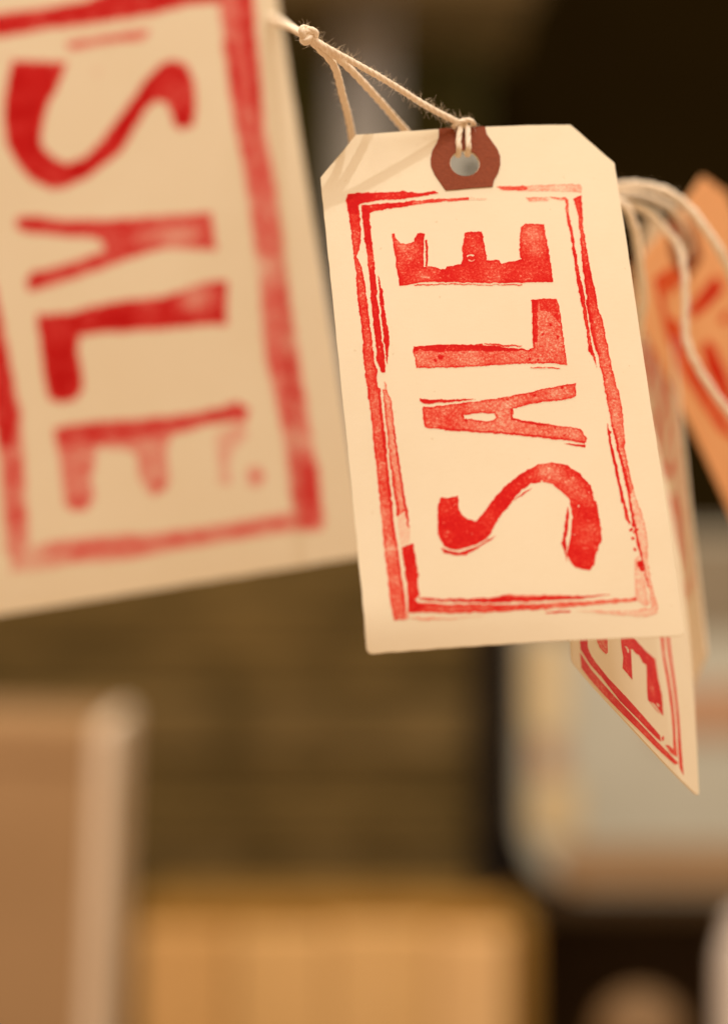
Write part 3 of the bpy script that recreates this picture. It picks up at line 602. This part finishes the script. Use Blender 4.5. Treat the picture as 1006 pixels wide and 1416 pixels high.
def knot_path(c, size, rx):
    out = []
    m = Matrix.Rotation(rx, 3, 'Y')
    for k in range(41):
        t = 2*math.pi*k/40
        v = Vector((math.sin(t)+2*math.sin(2*t), math.sin(3*t)*1.1, math.cos(t)-2*math.cos(2*t)))/3
        out.append(Vector(c)+m @ (v*size))
    return out
def box(bm, x0, x1, y0, y1, z0, z1, bev=.0):
    vs = bmesh.ops.create_cube(bm, size=1)['verts']
    for v in vs:
        v.co = ((x0+x1)/2+v.co.x*(x1-x0), (y0+y1)/2+v.co.y*(y1-y0), (z0+z1)/2+v.co.z*(z1-z0))
    if bev:
        es = list({e for v in vs for e in v.link_edges})
        bmesh.ops.bevel(bm, geom=es, offset=bev, segments=2, affect='EDGES', profile=.5)
def lathe(bm, prof, seg=40):
    rings = [[bm.verts.new((r*math.cos(2*math.pi*k/seg), r*math.sin(2*math.pi*k/seg), z)) for k in range(seg)] for r, z in prof]
    for a, b in zip(rings, rings[1:]):
        for k in range(seg): bm.faces.new((a[k], a[(k+1) % seg], b[(k+1) % seg], b[k]))
    bm.faces.new(rings[0][::-1]); bm.faces.new(rings[-1])

# ------------------------------------------------------------------ the setting
def setting(name, dims, mat, bev=0):
    bm = bmesh.new(); box(bm, *dims, bev)
    return tag(from_bm(name, bm, mat), kind='structure')
M['wall'] = mottled('black brown recess shade', (0.007, 0.004, 0.001), (0.018, 0.012, 0.003), 3, .9)  # near-black base colour carries the shade of the unlit recess
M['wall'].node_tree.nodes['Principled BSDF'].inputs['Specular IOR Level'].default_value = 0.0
M['table'] = mottled('dark table wood', (0.05, 0.03, 0.012), (0.10, 0.06, 0.025), 14, .6, (.4, 3, 3))
TZ = 1.176
setting('wall', (-1.2, 1.4, 1.80, 1.85, TZ, 2.6), M['wall'])
setting('tabletop', (-0.9, 1.1, 1.0, 1.80, TZ-.03, TZ), M['table'], .003)

# ------------------------------------------------------------------ things on the shelf behind, far out of focus
M['green'] = mottled('dark olive paint', (0.042, 0.044, 0.010), (0.075, 0.075, 0.020), 6, .7)
bm = bmesh.new()
x0, x1 = (-0.10691), (0.06568)
g = empty('cupboard_door', ((x0+x1)/2, 1.70, TZ), 'dark olive green cupboard door in the deep shade behind the grey post', 'cupboard door')
wd = x1-x0
bm = bmesh.new(); box(bm, -wd/2, wd/2, 0, .02, 0, .85, .002); from_bm('panel', bm, M['green'], g)
for s in (-1, 1):
    bm = bmesh.new(); box(bm, s*wd/2-.012, s*wd/2+.012, -.004, .0195, 0, .852, .002); from_bm('frame_stile', bm, M['green'], g)
M['greypost'] = mottled('grey paint', (0.22, 0.22, 0.21), (0.29, 0.29, 0.28), 8, .6)
x0, x1 = (-0.01734), (0.01777)
p = empty('upright_post', ((x0+x1)/2, 1.5, TZ), 'pale grey upright post behind the knotted string, reaching the top of the photo', 'post')
wd = x1-x0
bm = bmesh.new(); box(bm, -wd/2, wd/2, 0, wd, 0, .80, .002); from_bm('shaft', bm, M['greypost'], p)
bm = bmesh.new(); box(bm, -wd*.62, wd*.62, -.004, wd+.004, 0, .02, .002); from_bm('foot', bm, M['greypost'], p)
M['ochre'] = mottled('ochre wood', (0.06, 0.036, 0.007), (0.10, 0.06, 0.014), 10, .6, (.5, 3, 3))
z1 = (1.79278)
s = empty('upper_shelf', (0.06, 1.45, z1), 'ochre wooden shelf edge along the very top of the photo', 'shelf')
bm = bmesh.new(); box(bm, (-0.08301)-.06, (0.09896)-.06, 0, .02, 0, .03, .002); from_bm('lip', bm, M['ochre'], s)
bm = bmesh.new(); box(bm, (-0.08301)-.06, (0.09896)-.06, .02, .30, .012, .03, .0); from_bm('board', bm, M['ochre'], s)

# the stack of brown planks
pl_l, pl_r = (-0.24202), (0.06277)
ps = empty('plank_stack', ((pl_l+pl_r)/2, 1.40, TZ), 'stack of dull brown wooden planks filling the space below the two large tags', 'planks')
wd = pl_r-pl_l
rows = [(1330,1232,0),(1228,1168,2),(1164,1108,1),(1102,1052,0),(1044,962,2),(956,905,1),(900,842,0),(838,770,1),(764,690,0)]
pm = [mottled('brown plank %s' % n, a, b, 26, .65, (.7, 2.2, 1.3), .002, 2.6) for n, a, b in (
    ('dull', (0.070, 0.046, 0.010), (0.18, 0.120, 0.036)), ('mid', (0.075, 0.050, 0.011), (0.20, 0.135, 0.043)), ('pale', (0.085, 0.057, 0.014), (0.24, 0.165, 0.062)))]
bm = bmesh.new(); box(bm, -wd/2, wd/2, 0, .12, 0, (1.25364)-TZ, .002); from_bm('plank', bm, pm[0], ps)
for i, (yb, yt, k) in enumerate(rows):
    za = 1.5-(yb-708)/3546*1.4-TZ; zb = 1.5-(yt-708)/3546*1.4-TZ
    e = (.002, -.001, .002, 0, .0015, -.001, .001, 0, .0015)[i]
    bm = bmesh.new(); box(bm, -wd/2-abs(e), wd/2-.002+e*.3, -e, .12-e*.5, za, zb, .0015)
    from_bm('plank', bm, pm[k], ps)

# black upright in place of the shaded gap beside the planks
M['black'] = mottled('gap shade black', (0.004, 0.0025, 0.0015), (0.009, 0.005, 0.003), 12, .7)  # shade of the gap put into a near-black colour
x0, x1 = (0.05857), (0.08654)
bp = empty('post', ((x0+x1)/2, 1.345, TZ), 'black upright standing for the shade in the gap between the brown planks and the old tin', 'post')
wd = x1-x0
bm = bmesh.new(); box(bm, -wd/2, wd/2, 0, .04, .0, (1.52570)-TZ, .002); from_bm('shaft', bm, M['black'], bp)
bm = bmesh.new(); box(bm, -wd/2-.004, wd/2+.004, -.003, .043, 0, .012, .001); from_bm('foot', bm, M['black'], bp)

# cardboard box leaning at the left
M['card_tan'] = mottled('tan cardboard', (0.30, 0.19, 0.092), (0.45, 0.295, 0.155), 9, .8)
M['card_pale'] = mottled('pale paper edge', (0.74, 0.64, 0.49), (0.90, 0.80, 0.66), 14, .8)
cb = empty('cardboard_box', ((-0.16042), 1.14, TZ+.004), 'tan cardboard box with a pale paper edge strip, lower left corner of the photo', 'box')
hz = (1.40613)-TZ-.004
xr = (-0.11188)-(-0.15014)
bm = bmesh.new(); box(bm, -.20, xr-.0055, 0, .10, 0, hz, .002); from_bm('body', bm, M['card_tan'], cb)
bm = bmesh.new(); box(bm, xr-.006, xr+.0015, -.003, .102, .0, hz+.0015, .003); from_bm('edge_strip', bm, M['card_pale'], cb)
bm = bmesh.new(); box(bm, -.201, xr-.0065, -.0015, .101, hz-.016, hz+.001, .001); from_bm('lid', bm, M['card_tan'], cb)
cb.rotation_euler = (0, R(2.3), 0)

# pale wooden crate in the middle
wood = [mottled('pale pine %s' % n, a, b, 14, .6, (1.6, 1.6, .5), .001, 1.2) for n, a, b in (
    ('warm', (0.54, 0.31, 0.10), (0.78, 0.51, 0.22)), ('yellow', (0.60, 0.37, 0.13), (0.82, 0.56, 0.26)), ('light', (0.66, 0.41, 0.16), (0.88, 0.62, 0.32)))]
M['woodedge'] = mottled('stained pine and side shade', (0.24, 0.13, 0.022), (0.36, 0.21, 0.05), 16, .6, (3, 3, .5), .001)  # darker pine; on the right side it carries that face's shade
cr = empty('wooden_crate', ((-0.01434), 1.24, TZ), 'pale yellow wooden crate of upright boards, bottom centre of the photo', 'crate')
cx = (-0.01434)
ztop = (1.29858)-TZ
cols = [(190, 318, 0), (322, 453, 1), (455, 598, 1), (600, 702, 2)]
for a, b, k in cols:
    bm = bmesh.new(); box(bm, (a-503)/3546*1.24-cx, (b-503)/3546*1.24-cx, 0, .012, 0, ztop+random.uniform(-.002, .002), .002)
    from_bm('board', bm, wood[k], cr)
bm = bmesh.new(); box(bm, (0.07029)-cx, (0.08218)-cx, -.003, .15, 0, ztop+.002, .003); from_bm('shaded_side', bm, M['woodedge'], cr)  # crate's right side, its shade put into the darker wood colour
bm = bmesh.new(); box(bm, (-0.11225)-cx, (0.06994)-cx, .0125, .026, 0, (1.31047)-TZ, .003); from_bm('top_rail', bm, M['woodedge'], cr)
bm = bmesh.new(); box(bm, (-0.11155)-cx, (0.06994)-cx, .135, .15, 0, ztop, .002); from_bm('back_board', bm, M['woodedge'], cr)
bm = bmesh.new(); box(bm, (-0.11155)-cx, (-0.11155)-cx+.012, .0265, .1345, 0, ztop, .002); from_bm('side_board', bm, M['woodedge'], cr)

# shelf with the old tin
ts = (1.30643)
M['shelfdark'] = mottled('dark stained wood and recess shade', (0.020, 0.010, 0.003), (0.07, 0.042, 0.015), 10, .6, (.4, 3, 3))  # dark wood; on the rear sheet it stands for shade
sh = empty('lower_shelf', (.25, 1.29, TZ), 'dark brown shelf carrying the old tin at the right', 'shelf')
bm = bmesh.new(); box(bm, (0.07809)-.25, .45, .0, .30, ts-.010-TZ, ts-TZ, .0015); from_bm('board', bm, M['shelfdark'], sh)
bm = bmesh.new(); box(bm, (0.09129)-.25, .45, .09, .10, 0, ts-.0105-TZ, .001); from_bm('recess_shade', bm, M['shelfdark'], sh)  # dark sheet standing in for the shade under the tin
bm = bmesh.new(); box(bm, .40, .45, .0, .0895, 0, ts-.0105-TZ, .001); from_bm('support', bm, M['shelfdark'], sh)
def rounded(bm, x0, x1, z0, z1, r, y0, y1):
    pr = []
    for cxx, czz, a0 in ((x1-r, z0+r, -90), (x1-r, z1-r, 0), (x0+r, z1-r, 90), (x0+r, z0+r, 180)):
        for k in range(7):
            a = R(a0+90*k/6); pr.append((cxx+r*math.cos(a), czz+r*math.sin(a)))
    f = [bm.verts.new((x, y0, z)) for x, z in pr]; b = [bm.verts.new((x, y1, z)) for x, z in pr]
    bm.faces.new(f); bm.faces.new(b[::-1]); n = len(pr)
    for k in range(n): bm.faces.new((f[k], f[(k+1) % n], b[(k+1) % n], b[k]))
tl = (0.08102)
tn = empty('storage_tin', (tl+.10, 1.305, ts), 'old pale blue grey storage tin with rounded corners and brown and orange bands, right side', 'tin')
M['tin'] = mottled('faded blue grey enamel', (0.40, 0.42, 0.36), (0.58, 0.62, 0.56), 9, .5)
M['tincream'] = mottled('cream enamel', (0.55, 0.46, 0.27), (0.70, 0.60, 0.38), 12, .5)
M['tinbrown'] = mottled('brown enamel', (0.30, 0.19, 0.095), (0.42, 0.28, 0.15), 12, .5)
M['tinorange'] = mottled('faded orange enamel', (0.40, 0.235, 0.14), (0.55, 0.37, 0.25), 10, .5)
M['tingrey'] = mottled('worn grey enamel', (0.20, 0.175, 0.13), (0.30, 0.27, 0.20), 12, .5)
def tinz(py): return 1.5-(py-708)/3546*1.30-ts
def tinx(px): return (px-503)/3546*1.30-(tl+.10)
bm = bmesh.new(); rounded(bm, -.10, .16, 0, tinz(742), .034, 0, .14); bmesh.ops.bevel(bm, geom=[e for e in bm.edges if e.calc_face_angle(0) > 1], offset=.002, segments=2, affect='EDGES'); from_bm('body', bm, M['tin'], tn)
def tinpart(name, x0, x1, y0, y1, mat, r=.004, out=.0015):
    bm = bmesh.new(); rounded(bm, tinx(x0), min(tinx(x1), .158), tinz(y1), tinz(y0), r, -out, .002); from_bm(name, bm, M[mat], tn)
tinpart('base_band', 768, 1300, 1170, 1226, 'tinbrown', .008)
tinpart('top_band', 740, 1300, 748, 872, 'tingrey', .008)
tinpart('cream_panel', 728, 784, 880, 1020, 'tincream', .008)
tinpart('cream_panel', 734, 800, 1075, 1160, 'tincream', .008, .0018)
tinpart('orange_band', 905, 1300, 948, 1020, 'tinorange', .006)
tinpart('orange_patch', 738, 782, 1026, 1070, 'tinorange', .006)
bm = bmesh.new(); box(bm, -.06, .12, .02, .12, tinz(742)+.0005, tinz(735), .002); from_bm('lid', bm, M['tingrey'], tn)

M['knob'] = mottled('turned pale wood', (0.17, 0.105, 0.05), (0.26, 0.17, 0.09), 18, .5, (3, 3, .5))
kz = (1.25499)-TZ
kn = empty('turned_finial', ((0.12893), 1.2, TZ), 'round pale wooden finial in the dark gap under the old tin, bottom edge', 'finial')
bm = bmesh.new(); lathe(bm, [(.028, 0), (.03, .004), (.026, .010), (.010, .016), (.0085, .05), (.011, kz-.026), (.016, kz-.021)]); from_bm('stem', bm, M['knob'], kn, True)
bm = bmesh.new(); lathe(bm, [(.021*math.sin(R(a)) + .0002, kz-.021*math.cos(R(a))) for a in range(50, 181, 8)]); from_bm('ball', bm, M['knob'], kn, True)
M['china'] = mottled('white china', (0.80, 0.75, 0.70), (0.90, 0.86, 0.82), 10, .3)
jz = (1.32628)-TZ
ja = empty('china_jar', ((0.17656), 1.12, TZ), 'white china jar cut by the right edge at the bottom', 'jar')
bm = bmesh.new(); lathe(bm, [(.018, 0), (.0205, .004), (.0215, .03), (.0215, jz-.022), (.019, jz-.012), (.0165, jz-.009)]); from_bm('body', bm, M['china'], ja, True)
bm = bmesh.new(); lathe(bm, [(.0175, jz-.0085), (.0185, jz-.006), (.014, jz-.001), (.006, jz)]); from_bm('lid', bm, M['china'], ja, True)

# ------------------------------------------------------------------ the sale tags
def make_tag(key, label, group='stamped paper tags hanging on strings', paper='paper', ink='ink', inkdata=None, res=.12, th=.38, step=2.4, scale=1.0, patch=True, rough=.22, pose=None, sharp=.75):
    loc, m, W, H = pose or POSE[key]
    mw = Matrix(m).to_4x4(); mw.translation = Vector(loc)
    t = empty('sale_tag' if inkdata or pose is None else 'paper_tag', loc, label, 'tag', group)
    t.rotation_euler = Matrix(m).to_euler()
    zf = bendf(key, H)
    s = W/60
    outline = tag_outline(W, H, (8.0*s, 9.2*s), 1.1*s, 1.1 if key == 'main' else 0)
    hole = circle(-.75*s, -8.2*s, 2.9*s)
    sheet('card', outline, [hole], zf, th, step*s, M[paper], t)
    if patch:
        pts = [(-5.17, .0), (-5.3, -1.95), (-5.95, -3.31), (-6.99, -4.88), (-7.53, -6.71), (-7.61, -8.33), (-7.06, -10.45), (-6.21, -12.13), (-5.25, -14.1), (4.23, -13.85), (4.71, -12.3), (5.71, -10.73), (6.44, -8.9), (6.61, -7.05), (6.22, -5.39), (5.3, -3.48), (4.46, -1.79), (4.26, 0)]
        hp = circle(-.75*s, -8.2*s, 3.02*s)
        sheet('reinforcement_patch', [(a*s, b*s) for a, b in pts], [hp], zf, .2, 1.5*s, M['patch'], t, .21)
    for name, d in (inkdata or {}).items():
        nm = 'letter' if name.startswith('letter') else name
        hs = [[(a*s, b*s) for a, b in pts]] if patch else []
        o = ink_print(nm, d, zf, res*s, M[ink], t, outline, hs, rough, sharp=sharp)
        if name.startswith('letter_'): o['label'] = 'red stamped letter ' + name[-1]
    return t, mw
main, MW = make_tag('main', 'cream tag in sharp focus stamped SALE in red, brown patch round its hole', inkdata=INK['main'], res=.10, rough=.16, sharp=.5)
left, LW = make_tag('left', 'largest tag, blurred, stamped SALE reading downwards, at the left edge', ink='left_ink', inkdata=INK['left'], res=.22, rough=.3, sharp=1.7)
low, CW = make_tag('lower', 'cream tag seen aslant, its pointed corner and red letter E below the sharp tag', inkdata=INK['lower'], res=.12, rough=.05, sharp=.5)
edge, DW = make_tag('edge', 'blurred tag seen almost edge-on, a pale strip along the right side of the sharp tag', paper='thin', ink='thin_ink', inkdata=INK['main'], res=.3)
org, OW = make_tag('orange', 'blurred orange-tinted tag with red stamping at the right edge of the photo', paper='orange', ink='orange_ink', inkdata=INK['orange'], res=.3)
GP = (((0.02829), .66, (1.59362)), ((1, 0, 0), (0, -.05, -.99875), (0, .99875, -.05)), 40.0, 74.0)
grey, GW = make_tag('grey', 'plain grey tag glimpsed only through the hole of the sharp tag', paper='greycard', pose=GP, patch=False)

# ------------------------------------------------------------------ strings
def LP(mw, x, y, z): return mw @ Vector((x*.001, y*.001, z*.001))
K = Vector((-0.01127, 0.50600, 1.59389))
st = empty('cotton_string', K, 'knotted white cotton string with two loose tails, tied through the hole of the sharp tag', 'string')
def spart(name, paths, r, parent, origin, **kw):
    bm = bmesh.new()
    for P in paths: twine(bm, [p-origin for p in P], r, **kw)
    return from_bm(name, bm, M['string'], parent, True)
top = LP(MW, .1, .5, 1.0)
run = spline([LP(MW, -.6, .35, .95), Vector((0.01267, 0.51650, 1.58171)), Vector((0.00477, 0.51250, 1.58599)), Vector((-0.00473, 0.50800, 1.59054)), K+Vector((.0002, 0, -.0002))], 14)
spart('strand', [run], .00068, st, K)
for a, b in ((-1.7, -1.0), (.25, .55)):
    P = spline([LP(MW, a, -4.2, -2.2), LP(MW, a, -5.6, -1.1), LP(MW, a, -5.2, .75), LP(MW, a+.1, -3.4, 1.05), LP(MW, b, -.9, .95), LP(MW, b*.5-.2, .4, .8)], 8)
    spart('loop', [P], .00062, st, K, pitch=.006, lay=.27)
hitch = spline([LP(MW, -1.9, .0, -.3), LP(MW, -2.0, .2, .9), LP(MW, -.6, .55, 1.75), LP(MW, 1.0, .75, 1.6), LP(MW, 2.0, .55, .5), LP(MW, 1.6, .4, -.5)], 8)
spart('hitch', [hitch], .00055, st, K)
for P in ([K, Vector((-0.00903, 0.50800, 1.59197)), Vector((-0.00592, 0.51200, 1.58894)), Vector((-0.00424, 0.51900, 1.58387)), Vector((-0.00311, 0.52500, 1.58039)), Vector((-0.00240, 0.53100, 1.57682)), Vector((-0.00154, 0.54500, 1.57039))],
          [K, Vector((-0.00815, 0.50700, 1.59208)), Vector((-0.00332, 0.51200, 1.58894)), Vector((0.00249, 0.52000, 1.58417)), Vector((0.00746, 0.52900, 1.57996)), Vector((0.00947, 0.53300, 1.57816)), Vector((0.01494, 0.54600, 1.57283))]):
    spart('tail', [spline(P, 10)], .0008, st, K, pitch=.007)
kp = [p-K for p in knot_path(K+Vector((.0002, 0, .0003)), .0015, R(25))]
bm = bmesh.new(); twine(bm, kp, .0008, pitch=.005); from_bm('knot', bm, M['string'], st, True)
spart('lead', [spline([K, Vector((-0.01436, 0.52500, 1.59890)), Vector((-0.01769, 0.56500, 1.60771)), Vector((-0.02157, 0.61200, 1.61771)), Vector((-0.02492, 0.64500, 1.62514)), Vector((-0.03119, 0.70000, 1.63818))], 12)], .00088, st, K, pitch=.007)
fluff([p-K for p in run], 900, .0006, 'fluff', st, .0004, .0026)
fluff([p-K for p in spline([K, Vector((-0.00903, 0.50800, 1.59197)), Vector((-0.00592, 0.51200, 1.58894)), Vector((-0.00424, 0.51900, 1.58387)), Vector((-0.00240, 0.53100, 1.57757))], 10)], 160, .0008, 'fluff', st, .0004, .0016)
fluff([p*1.0 for p in kp], 220, .0008, 'fluff', st, .0004, .0018)
fluff([p-K for p in hitch], 90, .0006, 'fluff', st, .0005, .0018)

def plain_string(label, pts, r, grp='slack strings at the right'):
    P = spline([Vector(p) for p in pts], 10)
    ph = random.uniform(0, 6)                          # limp cotton: small kinks and an uneven thickness
    P = [p+Vector((math.sin(i*.83+ph), math.sin(i*1.31+ph*2), math.cos(i*.97+ph)))*.00006 for i, p in enumerate(P)]
    o = P[0]
    e = empty('cotton_string', o, label, 'string', grp)
    spart('strand', [P], r, e, o, pitch=.0065, lay=.36, taper=lambda t: 1+.05*math.sin(41*t)+.04*math.sin(97*t))
    fluff([p-o for p in P], 220, r, 'fluff', e, .0006, .0024)
plain_string('uppermost slack white string arching from behind the sharp tag over the orange tag',
    [(0.05384, 0.57500, 1.57232), (0.05688, 0.57300, 1.57288), (0.06103, 0.57100, 1.57278), (0.06671, 0.57000, 1.57137), (0.07169, 0.57000, 1.56799), (0.07571, 0.57000, 1.56301), (0.07923, 0.57100, 1.55797), (0.08193, 0.57300, 1.55332), (0.08560, 0.57600, 1.54516)], .00105)
plain_string('slack white string curving down across the middle of the orange tag',
    [(0.05402, 0.57700, 1.56883), (0.05756, 0.57500, 1.56924), (0.06302, 0.57300, 1.56722), (0.06694, 0.57200, 1.56323), (0.07001, 0.57200, 1.55920), (0.07117, 0.57100, 1.55378), (0.07150, 0.57100, 1.54670), (0.07150, 0.57100, 1.53929), (0.07311, 0.57100, 1.53446), (0.07662, 0.57200, 1.52855), (0.08128, 0.57300, 1.52262), (0.08531, 0.57400, 1.51910)], .00092)
hl = LP(OW, -1.0, -9.5, -2)
plain_string('short white string ending in the hole of the orange tag',
    [(0.05508, 0.58300, 1.57201), (0.06034, 0.58300, 1.57234), (0.06731, 0.58500, 1.57094), (0.07238, 0.59000, 1.56788), tuple(LP(OW, -1.1, -6.0, 2.0)), tuple(LP(OW, -1.1, -8.6, .8)), tuple(hl)], .0008)
plain_string('white string hanging straight down beside the edge of the sharp tag',
    [(0.05290, 0.56000, 1.56791), (0.05575, 0.56000, 1.56759), (0.05806, 0.56100, 1.56518), (0.05986, 0.56300, 1.56002), (0.06113, 0.56600, 1.55235), (0.06189, 0.57000, 1.54629), (0.06113, 0.57500, 1.53859)], .001)
